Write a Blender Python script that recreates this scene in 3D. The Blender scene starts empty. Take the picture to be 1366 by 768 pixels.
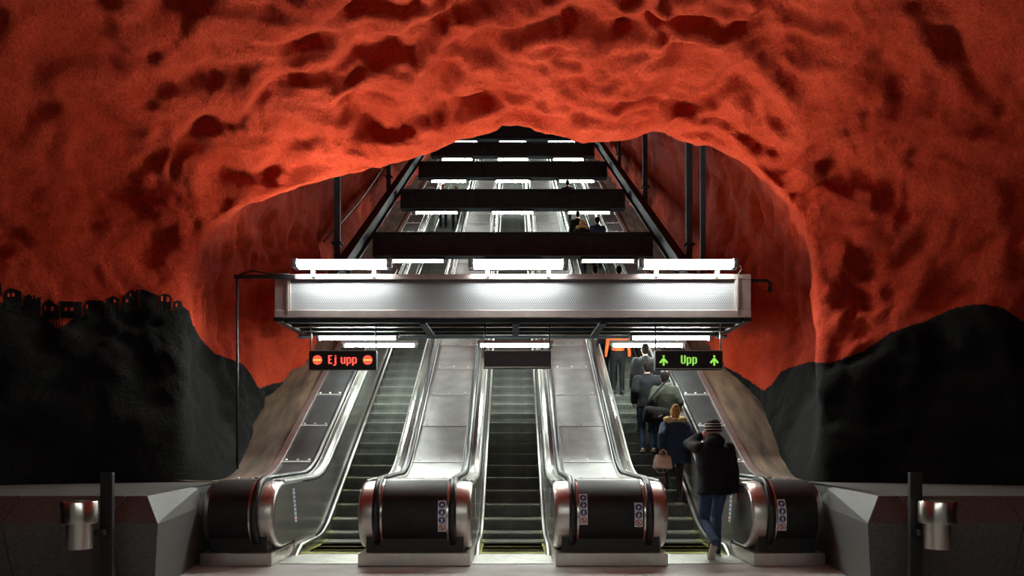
import bpy, bmesh, math, random
import numpy as np
from mathutils import Vector, Matrix
from mathutils.bvhtree import BVHTree

random.seed(4)
rng = np.random.default_rng(7)
SC = bpy.context.scene
COL = SC.collection

# ------------------------------------------------------------------ camera, world, exposure
F, CX, HOR, EYE = 1020.0, 684.0, 592.0, 1.55      # focal length in px, vanishing column, horizon row, eye height
cam_d = bpy.data.cameras.new('camera')
cam = bpy.data.objects.new('camera', cam_d); COL.objects.link(cam)
cam.location = (0, 0, EYE); cam.rotation_euler = (math.pi/2, 0, 0)
cam_d.sensor_width = 36; cam_d.lens = 36*F/1366
cam_d.shift_y = (HOR-384)/1366; cam_d.shift_x = -(CX-683)/1366
cam_d.clip_end = 200
SC.camera = cam

world = bpy.data.worlds.new('world'); SC.world = world
world.use_nodes = True
world.node_tree.nodes['Background'].inputs[0].default_value = (0.9, 0.86, 0.8, 1)
world.node_tree.nodes['Background'].inputs[1].default_value = 0.05

SC.view_settings.view_transform = 'Standard'
SC.view_settings.look = 'None'
SC.view_settings.gamma = 1
SC.view_settings.use_curve_mapping = False
SC.view_settings.exposure = 0.75

LAMP_FRONT = 122.0      # radiance of the three big tubes on the front gantry
LAMP_UNDER = 105.0     # tubes below the gantries
LAMP_FILL = 90.0      # fill tubes added out of view behind the camera

TAN = 0.5588           # slope of the escalators
C_STEP, C_DECK = -6.807, -5.90

def wx(x, d): return (x-CX)*d/F
def wz(y, d): return EYE-(y-HOR)*d/F

# ------------------------------------------------------------------ materials
def new_mat(name):
    m = bpy.data.materials.new(name); m.use_nodes = True
    nt = m.node_tree
    return m, nt, nt.nodes['Principled BSDF']

def mat(name, col, rough=0.6, metal=0.0, var=0.0, vscale=3.0, bump=0.0, bscale=40.0, stretch=(1,1,1), spec=0.5, rvar=0.0):
    m, nt, b = new_mat(name)
    b.inputs['Base Color'].default_value = (*col, 1)
    b.inputs['Roughness'].default_value = rough
    b.inputs['Metallic'].default_value = metal
    b.inputs['Specular IOR Level'].default_value = spec
    tc = nt.nodes.new('ShaderNodeTexCoord'); mp = nt.nodes.new('ShaderNodeMapping')
    mp.inputs['Scale'].default_value = stretch
    nt.links.new(tc.outputs['Object'], mp.inputs[0])
    if var or rvar:
        n = nt.nodes.new('ShaderNodeTexNoise'); n.inputs['Scale'].default_value = vscale; n.inputs['Detail'].default_value = 6
        nt.links.new(mp.outputs[0], n.inputs['Vector'])
        if var:
            r = nt.nodes.new('ShaderNodeValToRGB')
            r.color_ramp.elements[0].position = 0.3; r.color_ramp.elements[1].position = 0.7
            r.color_ramp.elements[0].color = (*[max(0, c*(1-var)) for c in col], 1)
            r.color_ramp.elements[1].color = (*[min(1, c*(1+var)) for c in col], 1)
            nt.links.new(n.outputs['Fac'], r.inputs[0]); nt.links.new(r.outputs[0], b.inputs['Base Color'])
        if rvar:
            mr = nt.nodes.new('ShaderNodeMapRange')
            mr.inputs['To Min'].default_value = max(0.02, rough-rvar); mr.inputs['To Max'].default_value = rough+rvar
            nt.links.new(n.outputs['Fac'], mr.inputs[0]); nt.links.new(mr.outputs[0], b.inputs['Roughness'])
    if bump:
        n2 = nt.nodes.new('ShaderNodeTexNoise'); n2.inputs['Scale'].default_value = bscale; n2.inputs['Detail'].default_value = 4
        nt.links.new(mp.outputs[0], n2.inputs['Vector'])
        bp = nt.nodes.new('ShaderNodeBump'); bp.inputs['Strength'].default_value = bump; bp.inputs['Distance'].default_value = 0.02
        nt.links.new(n2.outputs['Fac'], bp.inputs['Height']); nt.links.new(bp.outputs[0], b.inputs['Normal'])
    return m

def emit(name, col, strength, base=(0.8, 0.8, 0.8)):
    m, nt, b = new_mat(name)
    b.inputs['Base Color'].default_value = (*base, 1)
    b.inputs['Emission Color'].default_value = (*col, 1)
    b.inputs['Emission Strength'].default_value = strength
    return m

RED = (0.52, 0.045, 0.013)
def rock_mat():
    m, nt, b = new_mat('painted_rock')
    L = nt.links.new; N = nt.nodes.new
    tc = N('ShaderNodeTexCoord')
    at = N('ShaderNodeAttribute'); at.attribute_name = 'paint'
    n1 = N('ShaderNodeTexNoise'); n1.inputs['Scale'].default_value = 14; n1.inputs['Detail'].default_value = 5
    L(tc.outputs['Object'], n1.inputs['Vector'])
    ad = N('ShaderNodeMath'); ad.operation = 'MULTIPLY_ADD'; ad.inputs[1].default_value = 0.07; ad.inputs[2].default_value = -0.035
    L(n1.outputs['Fac'], ad.inputs[0])
    sm = N('ShaderNodeMath'); sm.operation = 'ADD'; L(at.outputs['Fac'], sm.inputs[0]); L(ad.outputs[0], sm.inputs[1])
    mr = N('ShaderNodeMapRange'); mr.inputs['From Min'].default_value = -0.012; mr.inputs['From Max'].default_value = 0.012
    L(sm.outputs[0], mr.inputs[0])
    n2 = N('ShaderNodeTexNoise'); n2.inputs['Scale'].default_value = 1.1; n2.inputs['Detail'].default_value = 7; n2.inputs['Roughness'].default_value = 0.62
    L(tc.outputs['Object'], n2.inputs['Vector'])
    r = N('ShaderNodeValToRGB')
    r.color_ramp.elements[0].position = 0.3; r.color_ramp.elements[0].color = (0.40, 0.030, 0.008, 1)
    r.color_ramp.elements[1].position = 0.7; r.color_ramp.elements[1].color = (0.62, 0.068, 0.026, 1)
    L(n2.outputs['Fac'], r.inputs[0])
    sg = N('ShaderNodeTexNoise'); sg.inputs['Scale'].default_value = 30; sg.inputs['Detail'].default_value = 6; sg.inputs['Roughness'].default_value = 0.75
    L(tc.outputs['Object'], sg.inputs['Vector'])
    sr = N('ShaderNodeMapRange'); sr.inputs['From Min'].default_value = 0.36; sr.inputs['From Max'].default_value = 0.60
    sr.inputs['To Min'].default_value = 0.68; sr.inputs['To Max'].default_value = 1.12
    L(sg.outputs['Fac'], sr.inputs[0])
    k = N('ShaderNodeValToRGB')
    k.color_ramp.elements[0].position = 0.35; k.color_ramp.elements[0].color = (0.005, 0.0054, 0.0053, 1)
    k.color_ramp.elements[1].position = 0.7; k.color_ramp.elements[1].color = (0.016, 0.0168, 0.016, 1)
    L(n2.outputs['Fac'], k.inputs[0])
    mx = N('ShaderNodeMix'); mx.data_type = 'RGBA'
    L(mr.outputs[0], mx.inputs['Factor']); L(k.outputs[0], mx.inputs['A']); L(r.outputs[0], mx.inputs['B'])
    # fine random grain, darker and lighter, over both paints
    gm = N('ShaderNodeVectorMath'); gm.operation = 'SCALE'
    L(mx.outputs['Result'], gm.inputs[0]); L(sr.outputs[0], gm.inputs['Scale'])
    L(gm.outputs['Vector'], b.inputs['Base Color'])
    b.inputs['Roughness'].default_value = 0.85
    b.inputs['Specular IOR Level'].default_value = 0.12
    n3 = N('ShaderNodeTexNoise'); n3.inputs['Scale'].default_value = 16; n3.inputs['Detail'].default_value = 9; n3.inputs['Roughness'].default_value = 0.72
    L(tc.outputs['Object'], n3.inputs['Vector'])
    bp = N('ShaderNodeBump'); bp.inputs['Strength'].default_value = 1.0; bp.inputs['Distance'].default_value = 0.07
    L(n3.outputs['Fac'], bp.inputs['Height']); L(bp.outputs[0], b.inputs['Normal'])
    return m

def perforated_mat():
    m, nt, b = new_mat('perforated_steel')
    L = nt.links.new; N = nt.nodes.new
    tc = N('ShaderNodeTexCoord'); sp = N('ShaderNodeSeparateXYZ'); L(tc.outputs['Object'], sp.inputs[0])
    def math_(op, a, bb=None, c=None):
        n = N('ShaderNodeMath'); n.operation = op
        for i, v in enumerate((a, bb, c)):
            if v is None: continue
            if isinstance(v, (int, float)): n.inputs[i].default_value = v
            else: L(v, n.inputs[i])
        return n.outputs[0]
    cell = 0.034
    zc = math_('MULTIPLY', sp.outputs['Z'], 1/(cell*0.866))
    row = math_('FLOOR', zc)
    odd = math_('MULTIPLY', math_('MODULO', math_('ABSOLUTE', row), 2.0), 0.5)
    xc = math_('ADD', math_('MULTIPLY', sp.outputs['X'], 1/cell), odd)
    fx = math_('SUBTRACT', math_('FRACT', xc), 0.5); fz = math_('SUBTRACT', math_('FRACT', zc), 0.5)
    r2 = math_('ADD', math_('MULTIPLY', fx, fx), math_('MULTIPLY', fz, fz))
    hole = math_('LESS_THAN', r2, 0.075)
    mx = N('ShaderNodeMix'); mx.data_type = 'RGBA'
    L(hole, mx.inputs['Factor']); mx.inputs['A'].default_value = (0.20, 0.20, 0.21, 1); mx.inputs['B'].default_value = (0.035, 0.035, 0.04, 1)
    L(mx.outputs['Result'], b.inputs['Base Color'])
    b.inputs['Metallic'].default_value = 0.3; b.inputs['Roughness'].default_value = 0.5
    return m

def ribbed_mat(name, col, axis, period, rough=0.45, metal=0.6, depth=0.006, var=0.0):
    m, nt, b = new_mat(name)
    L = nt.links.new; N = nt.nodes.new
    tc = N('ShaderNodeTexCoord')
    w = N('ShaderNodeTexWave'); w.wave_type = 'BANDS'; w.bands_direction = axis; w.inputs['Scale'].default_value = 0.314/period
    L(tc.outputs['Object'], w.inputs['Vector'])
    bp = N('ShaderNodeBump'); bp.inputs['Distance'].default_value = depth; bp.inputs['Strength'].default_value = 0.8
    L(w.outputs['Fac'], bp.inputs['Height']); L(bp.outputs[0], b.inputs['Normal'])
    n = N('ShaderNodeTexNoise'); n.inputs['Scale'].default_value = 6; n.inputs['Detail'].default_value = 5
    L(tc.outputs['Object'], n.inputs['Vector'])
    r = N('ShaderNodeValToRGB')
    r.color_ramp.elements[0].position = 0.3; r.color_ramp.elements[1].position = 0.7
    r.color_ramp.elements[0].color = (*[c*(1-var) for c in col], 1); r.color_ramp.elements[1].color = (*[c*(1+var) for c in col], 1)
    L(n.outputs['Fac'], r.inputs[0]); L(r.outputs[0], b.inputs['Base Color'])
    b.inputs['Roughness'].default_value = rough; b.inputs['Metallic'].default_value = metal
    return m

M = {}
M['rock'] = rock_mat()
M['mural_black'] = mat('mural_black', (0.005, 0.005, 0.005), 0.9, spec=0.15, bump=0.6, bscale=26)
M['mural_red'] = mat('mural_red', RED, 0.75, bump=0.6, bscale=26)
M['perf'] = perforated_mat()
M['steel'] = mat('brushed_steel', (0.62, 0.60, 0.57), 0.34, 1.0, var=0.08, vscale=9, rvar=0.08)
M['polish'] = mat('polished_steel', (0.66, 0.62, 0.58), 0.22, 1.0)
M['trim'] = mat('trim_steel', (0.50, 0.50, 0.48), 0.42, 0.7)
M['bolt'] = mat('bolt_steel', (0.75, 0.74, 0.72), 0.4, 0.3)
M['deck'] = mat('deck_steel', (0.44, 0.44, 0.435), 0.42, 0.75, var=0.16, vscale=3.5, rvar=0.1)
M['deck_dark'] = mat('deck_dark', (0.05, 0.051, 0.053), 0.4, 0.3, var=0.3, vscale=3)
M['panel'] = mat('balustrade_panel', (0.26, 0.26, 0.235), 0.24, 0.6, var=0.12, vscale=2.5, rvar=0.05)
M['rubber'] = mat('black_rubber', (0.012, 0.012, 0.013), 0.34, bump=0.15, bscale=120)
M['drum'] = mat('drum_cover', (0.014, 0.014, 0.015), 0.5, var=0.3, vscale=6, bump=0.12, bscale=220, spec=0.3)
M['step'] = ribbed_mat('step_metal', (0.155, 0.165, 0.15), 'X', 0.022, 0.55, 0.3, 0.005, 0.25)
M['yellow'] = mat('yellow_edge', (0.34, 0.34, 0.07), 0.6, var=0.3, vscale=10)
M['comb'] = ribbed_mat('comb_plate', (0.42, 0.42, 0.38), 'Y', 0.03, 0.4, 0.7, 0.004, 0.2)
M['floor'] = mat('floor_stone', (0.40, 0.385, 0.365), 0.38, var=0.22, vscale=2.2, bump=0.08, bscale=60, rvar=0.1)
M['granite'] = mat('granite', (0.092, 0.090, 0.086), 0.55, var=0.35, vscale=38, bump=0.15, bscale=160)
M['slab'] = mat('concrete_ramp', (0.105, 0.068, 0.042), 0.8, var=0.75, vscale=2.2, stretch=(2.4, .45, .45), bump=0.35, bscale=14)
M['beam'] = mat('dark_beam', (0.042, 0.054, 0.062), 0.75, 0.0, var=0.2, vscale=4, spec=0.2)
M['beam_red'] = mat('beam_underside', (0.10, 0.065, 0.06), 0.45, 0.4, var=0.3, vscale=5)
M['frame'] = mat('gantry_frame', (0.50, 0.42, 0.40), 0.34, 0.85, var=0.12, vscale=6)
M['black'] = mat('black_paint', (0.010, 0.010, 0.011), 0.45)
M['housing'] = mat('lamp_housing', (0.16, 0.16, 0.165), 0.45, 0.4)
M['tube_front'] = emit('lit_tube_front', (0.93, 1.0, 0.94), LAMP_FRONT)
M['tube_under'] = emit('lit_tube', (0.92, 1.0, 0.93), LAMP_UNDER)
M['tube_fill'] = emit('lit_tube_fill', (0.95, 1.0, 0.92), LAMP_FILL)
M['sign'] = mat('sign_case', (0.010, 0.010, 0.012), 0.35)
M['sign_off'] = mat('sign_off', (0.06, 0.06, 0.072), 0.45)
M['led_red'] = emit('led_red', (1.0, 0.085, 0.05), 1.0, (0.3, 0.02, 0.02))
M['led_amber'] = emit('led_amber', (1.0, 0.38, 0.08), 0.9, (0.3, 0.1, 0.02))
M['led_green'] = emit('led_green', (0.36, 0.85, 0.12), 0.5, (0.1, 0.3, 0.02))
M['sticker'] = mat('sticker_white', (0.72, 0.72, 0.74), 0.5)
M['st_blue'] = mat('sticker_blue', (0.015, 0.035, 0.22), 0.5)
M['st_red'] = mat('sticker_red', (0.60, 0.04, 0.03), 0.5)
M['st_black'] = mat('sticker_black', (0.02, 0.02, 0.02), 0.5)
M['skin'] = mat('skin', (0.50, 0.28, 0.20), 0.55, var=0.1, vscale=20)
M['navy'] = mat('navy_parka', (0.028, 0.058, 0.125), 0.75, spec=0.25, var=0.2, vscale=8, bump=0.3, bscale=90)
M['blackcloth'] = mat('black_cloth', (0.010, 0.010, 0.012), 0.8, spec=0.2, var=0.25, vscale=8, bump=0.3, bscale=90)
M['olive'] = mat('olive_cloth', (0.030, 0.034, 0.020), 0.8, var=0.2, vscale=8, bump=0.3, bscale=90)
M['denim'] = mat('denim', (0.028, 0.060, 0.125), 0.8, var=0.4, vscale=5, bump=0.3, bscale=160)
M['legging'] = mat('dark_legging', (0.035, 0.035, 0.042), 0.6, var=0.2)
M['orange'] = mat('orange_cloth', (0.85, 0.13, 0.02), 0.7, var=0.15)
M['fur'] = mat('fur', (0.70, 0.48, 0.22), 0.95, var=0.6, vscale=30, bump=1.0, bscale=60)
M['hair_fair'] = mat('hair_fair', (0.55, 0.32, 0.10), 0.7, var=0.5, vscale=26, bump=0.8, bscale=60)
M['hair_dark'] = mat('hair_dark', (0.010, 0.008, 0.007), 0.8, spec=0.1, var=0.4, vscale=26, bump=0.6, bscale=60)
M['beige'] = mat('beige_leather', (0.60, 0.46, 0.36), 0.5, var=0.12, vscale=6)
M['white'] = mat('white_rubber', (0.6, 0.58, 0.54), 0.6)
M['pink'] = mat('pink_stripe', (0.65, 0.26, 0.26), 0.6)

# ------------------------------------------------------------------ mesh helpers
class MB:
    def __init__(s): s.v = []; s.f = []; s.m = []
    def add(s, vs, fs, mi=0):
        o = len(s.v); s.v += [tuple(p) for p in vs]
        s.f += [tuple(i+o for i in f) for f in fs]; s.m += [mi]*len(fs); return s
    def box(s, x0, x1, y0, y1, z0, z1, mi=0):
        v = [(x0,y0,z0),(x1,y0,z0),(x1,y1,z0),(x0,y1,z0),(x0,y0,z1),(x1,y0,z1),(x1,y1,z1),(x0,y1,z1)]
        return s.add(v, [(0,3,2,1),(4,5,6,7),(0,1,5,4),(1,2,6,5),(2,3,7,6),(3,0,4,7)], mi)
    def loft(s, rings, cap=True, closed=True, mi=0):
        n = len(rings[0]); vs = [p for r in rings for p in r]; fs = []
        for i in range(len(rings)-1):
            for j in range(n if closed else n-1):
                k = (j+1) % n
                fs.append((i*n+j, i*n+k, (i+1)*n+k, (i+1)*n+j))
        if cap:
            fs.append(tuple(range(n-1, -1, -1))); fs.append(tuple((len(rings)-1)*n+j for j in range(n)))
        return s.add(vs, fs, mi)
    def tube(s, pts, r, n=8, mi=0, cap=True):
        pts = [Vector(p) for p in pts]; rr = r if hasattr(r, '__len__') else [r]*len(pts)
        rings = []; up = None
        for i, p in enumerate(pts):
            t = (pts[min(i+1, len(pts)-1)]-pts[max(i-1, 0)]).normalized()
            if up is None: up = Vector((0,0,1)) if abs(t.z) < 0.9 else Vector((1,0,0))
            a = t.cross(up).normalized(); b = a.cross(t).normalized(); up = b
            rings.append([p+(a*math.cos(q)+b*math.sin(q))*rr[i] for q in [2*math.pi*k/n for k in range(n)]])
        return s.loft(rings, cap, True, mi)
    def ell(s, c, rx, ry, rz, n=12, m=8, mi=0, rot=None):
        c = Vector(c); rings = []
        for i in range(1, m):
            th = math.pi*i/m
            ring = []
            for k in range(n):
                q = 2*math.pi*k/n
                p = Vector((rx*math.sin(th)*math.cos(q), ry*math.sin(th)*math.sin(q), -rz*math.cos(th)))
                if rot: p = rot @ p
                ring.append(c+p)
            rings.append(ring)
        return s.loft(rings, True, True, mi)
    def lathe(s, prof, c, n=24, mi=0, cap=True):
        rings = [[(c[0]+r*math.cos(2*math.pi*k/n), c[1]+r*math.sin(2*math.pi*k/n), c[2]+z) for k in range(n)] for r, z in prof]
        return s.loft(rings, cap, True, mi)
    def sweep(s, path, sec, mi=0, cap=True):
        """path: (d, z) points; sec: (x, n) pairs, n measured along the left normal of the path"""
        rings = []
        for i, (d, z) in enumerate(path):
            a = path[max(i-1, 0)]; b = path[min(i+1, len(path)-1)]
            tx, tz = b[0]-a[0], b[1]-a[1]; l = math.hypot(tx, tz) or 1
            nx, nz = -tz/l, tx/l
            rings.append([(x, d+nx*n, z+nz*n) for x, n in sec])
        return s.loft(rings, cap, True, mi)
    def mesh(s, name, mats, smooth=False):
        me = bpy.data.meshes.new(name); me.from_pydata(s.v, [], s.f)
        for m_ in (mats if isinstance(mats, (list, tuple)) else [mats]): me.materials.append(m_)
        if any(s.m): me.polygons.foreach_set('material_index', s.m)
        bm = bmesh.new(); bm.from_mesh(me); bmesh.ops.recalc_face_normals(bm, faces=bm.faces); bm.to_mesh(me); bm.free()
        if smooth is True: me.shade_smooth()
        elif smooth: me.shade_smooth(); me.set_sharp_from_angle(angle=math.radians(smooth))
        me.update(); return me
    def build(s, name, mats, parent=None, smooth=False, bevel=0.0):
        return put(name, s.mesh(name, mats, smooth), parent, bevel)

def put(name, me, parent=None, bevel=0.0, loc=None):
    o = bpy.data.objects.new(name, me); COL.objects.link(o)
    if parent is not None: o.parent = parent
    if loc is not None: o.location = loc
    if bevel:
        b = o.modifiers.new('bevel', 'BEVEL'); b.width = bevel; b.segments = 2; b.limit_method = 'ANGLE'
    return o

def tag(o, label, cat, group=None):
    o['label'] = label; o['category'] = cat
    if group: o['group'] = group
    return o

def empty(name, loc=(0,0,0), label=None, cat=None, group=None):
    o = bpy.data.objects.new(name, None); COL.objects.link(o); o.location = loc; o.empty_display_size = 0.1
    if label: tag(o, label, cat, group)
    return o

def struct(o, label=None):
    o['kind'] = 'structure'
    if label: o['label'] = label
    return o

def rect(x0, x1, n0, n1): return [(x0,n0),(x1,n0),(x1,n1),(x0,n1)]

# ------------------------------------------------------------------ numpy gradient noise
perm = np.concatenate([rng.permutation(256)]*3)
grad = rng.normal(size=(256, 3)); grad /= np.linalg.norm(grad, axis=1)[:, None]
def perlin(p):
    pi = np.floor(p).astype(int); pf = p-pi; pi &= 255
    u = pf*pf*pf*(pf*(pf*6-15)+10)
    out = 0
    for dx in (0, 1):
        for dy in (0, 1):
            for dz in (0, 1):
                g = grad[perm[perm[perm[pi[..., 0]+dx]+pi[..., 1]+dy]+pi[..., 2]+dz] & 255]
                dot = g[..., 0]*(pf[..., 0]-dx)+g[..., 1]*(pf[..., 1]-dy)+g[..., 2]*(pf[..., 2]-dz)
                w = (u[..., 0] if dx else 1-u[..., 0])*(u[..., 1] if dy else 1-u[..., 1])*(u[..., 2] if dz else 1-u[..., 2])
                out = out+dot*w
    return out

# ------------------------------------------------------------------ the rock: portal, concourse vault and sloping shaft
LIP = [(252,800,10.9),(252,650,11.0),(250,520,11.3),(246,440,11.6),(244,385,11.75),(262,330,11.95),(300,292,12.2),(350,268,12.5),
       (420,248,12.9),(500,232,13.0),(560,212,13.1),(610,193,13.2),(650,181,13.2),(683,170,13.2),(720,184,13.2),(770,190,13.2),(800,190,13.2),(835,186,13.2),
       (868,174,13.2),(905,188,13.1),(950,197,13.0),(985,213,12.9),(1010,232,12.8),(1040,258,12.5),(1065,290,12.2),(1080,330,11.95),(1086,380,11.75),
       (1086,440,11.6),(1082,500,11.3),(1080,650,11.0),(1080,800,10.9)]
lip = np.array([(wx(x,d), d, wz(y,d)) for x, y, d in LIP])
lip[0, 2] = lip[-1, 2] = -0.3
def resample(P, n):
    # Catmull-Rom, then even spacing
    out = []
    Q = np.vstack([P[0]*2-P[1], P, P[-1]*2-P[-2]])
    for i in range(1, len(Q)-2):
        for t in np.linspace(0, 1, 24, endpoint=False):
            a, b, c, d = Q[i-1], Q[i], Q[i+1], Q[i+2]
            out.append(0.5*((2*b)+(c-a)*t+(2*a-5*b+4*c-d)*t*t+(3*b-a-3*c+d)*t**3))
    out.append(P[-1]); out = np.array(out)
    s = np.concatenate([[0], np.cumsum(np.linalg.norm(np.diff(out, axis=0), axis=1))])
    tt = np.linspace(0, s[-1], n)
    return np.stack([np.interp(tt, s, out[:, k]) for k in range(3)], 1)
NT = 640
L = resample(lip, NT)
phi = np.arctan2(L[:, 2]/7.0, L[:, 0]/5.2)
cs, sn = np.cos(phi), np.sin(phi)
O = np.stack([9.8*np.sign(cs)*np.abs(cs)**0.7, np.full(NT, 3.0), 9.2*np.sign(sn)*np.abs(sn)**0.62], 1)
O[:, 2] = np.where(O[:, 2] < 0, np.minimum(O[:, 2], -0.3), O[:, 2])
w = np.clip(sn, 0, 1)**2
Cp = np.stack([O[:, 0]*0.93, L[:, 1]-(0.35+2.3*w), O[:, 2]*(0.975-0.035*w)], 1)
NU = 230
uu = np.linspace(0, 1, NU)**1.25
outer = ((1-uu)**2)[:, None, None]*L+(2*uu*(1-uu))[:, None, None]*Cp+(uu**2)[:, None, None]*O
back = np.stack([O+np.array([0, -d, 0]) for d in np.linspace(0.5, 8, 14)])
# shaft
DK0 = (1.02-C_DECK)/TAN
dd = np.concatenate([np.linspace(0.1, 5.5, 70), np.linspace(5.7, 34.5, 110)])
inner = []
for e in dd:
    d = L[:, 1]+e
    s = min(1.0, e/1.3); s = s*s*(3-2*s)
    base = C_STEP+TAN*np.maximum(d, 12.2)
    topz = np.maximum(base+7.6, 7.6)
    hw = 5.35
    fz = np.clip((L[:, 2]+0.3)/6.7, 0, 1.05)
    sx = np.sign(cs)*hw*np.abs(cs)**0.45
    sz = -0.3+(topz+0.3)*np.where(sn > 0, np.abs(sn)**0.75, 0)
    sz = np.where(L[:, 2] < 0, -0.3, sz)
    rel = sz-(1.02+np.maximum(0, d-DK0)*TAN)
    sx = sx-np.sign(cs)*np.clip(1-(rel-0.1)/1.8, 0, 1)*(0.30+0.55*math.exp(-((e-1.2)/2.2)**2))
    sx = sx-np.sign(cs)*np.clip(1-np.abs(rel-1.0)/2.8, 0, 1)*0.85*np.exp(-((d-17.2)/1.7)**2)
    x = L[:, 0]*(1-s)+sx*s; z = L[:, 2]*(1-s)+sz*s
    inner.append(np.stack([x, d, z], 1))
inner = np.array(inner)
G = np.concatenate([back[::-1], outer[::-1], inner])      # rows from behind the camera to deep in the shaft
ROW_LIP = len(back)+NU-1
# weather the lip of the portal to a rounded roll
ra, rb = ROW_LIP-44, ROW_LIP+26
fall = np.clip(1-np.abs(np.arange(ra, rb)-ROW_LIP+6)/30.0, 0, 1)[:, None, None]
zw = np.clip(1.15-L[:, 2]/6.0, 0.28, 1)[None, :, None]
for _ in range(170):
    S_ = G[ra:rb]
    avg = 0.25*G[ra-1:rb-1]+0.5*S_+0.25*G[ra+1:rb+1]
    G[ra:rb] = S_+(avg-S_)*fall*zw
def grid_normals(G):
    a = np.gradient(G, axis=0); b = np.gradient(G, axis=1)
    n = np.cross(a, b); n /= np.linalg.norm(n, axis=2)[..., None]+1e-9
    return n
Nn = grid_normals(G)
cen = np.stack([np.zeros(G.shape[:2]), G[..., 1]-1.5, np.maximum(1.8, 1.8+0*G[..., 2])], -1)
if np.mean(np.sum(Nn[len(back):ROW_LIP]*(cen-G)[len(back):ROW_LIP], axis=2)) < 0: Nn = -Nn
rows = np.arange(G.shape[0])
near = 1-0.85*np.exp(-((rows-ROW_LIP)/15.0)**2)
warp = np.stack([perlin(G*0.9+k*17.3) for k in range(3)], -1)
Q = G+warp*0.45
big = perlin(Q*0.55+3.1)*0.55
mid = perlin(Q*np.array([0.95, 1.3, 1.1])+9.7)*0.60+(0.3-np.abs(perlin(Q*1.5+31.7)))*0.20
mid2 = perlin(Q*np.array([0.95, 2.2, 2.0])+21.0)*0.40+perlin(Q*np.array([1.9, 3.9, 3.4])+41.0)*0.20
small = perlin(Q*np.array([3.2, 4.6, 4.2])+5.5)*0.15+(0.3-np.abs(perlin(Q*4.1+15.5)))*0.05
fine = perlin(G*8.0+2.2)*0.03
relief = big*0.8+mid*0.9+mid2*1.45
relief = np.where(relief > 0, 0.19*np.tanh(relief/0.19), relief)
small = np.where(small > 0, small*0.7, small)
disp = relief*near[:, None]+small*np.maximum(near, 0.4)[:, None]+fine
# calmer near the floor, where kerbs and ramps meet the rock, and on the lower black walls
calm = np.clip((G[..., 2]-0.6)/2.5, 0.25, 1.0)
shaft_calm = np.where(rows[:, None] > ROW_LIP+8, 0.62, 1.0)*np.clip(1.30-0.15*np.abs(G[..., 0]), 0.38, 1.0)
G2 = G+Nn*(disp*calm*shaft_calm)[..., None]
N2 = grid_normals(G2)
if np.mean(np.sum(N2*Nn, axis=2)) < 0: N2 = -N2
# painted boundary between black ground and red sky
BND = [(-900,425),(-60,405),(0,402),(30,408),(60,424),(66,429),(75,437),(85,434),(99,424),(110,422),(134,420),(160,416),(185,412),(205,409),
       (222,413),(232,414),(240,405),(252,414),(257,432),(268,452),(285,470),(305,478),(322,484),(333,496),(345,518),(362,512),(385,507),(402,498),(440,470),
       (560,420),(800,420),(930,470),(985,498),(1012,516),(1019,521),(1030,512),(1042,495),(1060,488),(1080,482),(1107,484),(1130,476),(1152,468),(1189,443),(1232,429),
       (1274,410),(1306,405),(1338,410),(1366,429),(1420,455),(2300,470)]
bx, by = np.array(BND, float).T
dpt = np.maximum(G2[..., 1], 0.6)
pxx = CX+G2[..., 0]*F/dpt; pyy = HOR-(G2[..., 2]-EYE)*F/dpt
paint = (np.interp(pxx, bx, by)-pyy)*dpt/F
paint = np.where(G2[..., 1] < 3, G2[..., 2]-3.4, paint)
paint = np.where((rows[:, None] > ROW_LIP) & (G2[..., 1] > 17), 1.0, paint)

def rock_piece(name, r0, r1, c0, c1, label):
    P = G2[r0:r1+1, c0:c1+1]; nr, nc = P.shape[:2]
    idx = np.arange(nr*nc).reshape(nr, nc)
    f = np.stack([idx[:-1, :-1], idx[:-1, 1:], idx[1:, 1:], idx[1:, :-1]], -1).reshape(-1, 4)
    me = bpy.data.meshes.new(name)
    me.vertices.add(nr*nc); me.vertices.foreach_set('co', P.reshape(-1).astype(np.float32))
    me.loops.add(f.size); me.loops.foreach_set('vertex_index', f.reshape(-1).astype(np.int32))
    me.polygons.add(len(f)); me.polygons.foreach_set('loop_start', np.arange(0, f.size, 4, dtype=np.int32))
    me.update(calc_edges=True)
    # face winding towards the open space
    v = P[nr//2, nc//2]; me.polygons[len(f)//2].normal
    if np.dot(np.array(me.polygons[(nr//2)*(nc-1)+nc//2].normal), N2[r0+nr//2, c0+nc//2]) < 0: me.flip_normals()
    a = me.attributes.new('paint', 'FLOAT', 'POINT'); a.data.foreach_set('value', paint[r0:r1+1, c0:c1+1].reshape(-1).astype(np.float32))
    me.materials.append(M['rock']); me.shade_smooth()
    me.normals_split_custom_set_from_vertices(N2[r0:r1+1, c0:c1+1].reshape(-1, 3).tolist())
    me.update()
    return struct(put(name, me), label), P, f
RL = G2.shape[0]-1
cA = int(NT*0.235); cB = int(NT*0.775)
wall_left, PL, fL = rock_piece('wall_left', 0, ROW_LIP, 0, cA, 'red rock wall painted with a black hillside and little houses on the left')
rock_piece('ceiling', 0, ROW_LIP, cA, cB, 'lumpy orange red rock vault above the escalators')
rock_piece('wall_right', 0, ROW_LIP, cB, NT-1, 'red rock wall painted with a black hill on the right')
rock_piece('wall_shaft_left', ROW_LIP, RL, 0, cA, 'red rock wall of the escalator shaft, left of the stairs')
rock_piece('ceiling_shaft', ROW_LIP, RL, cA, cB, 'rock vault of the sloping escalator shaft')
rock_piece('wall_shaft_right', ROW_LIP, RL, cB, NT-1, 'red rock wall of the escalator shaft, right of the stairs')
end = MB().box(-8, 8, 46.0, 46.3, 8, 34).build('wall_back', M['beam']); struct(end, 'dark wall closing the top of the shaft')

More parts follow.
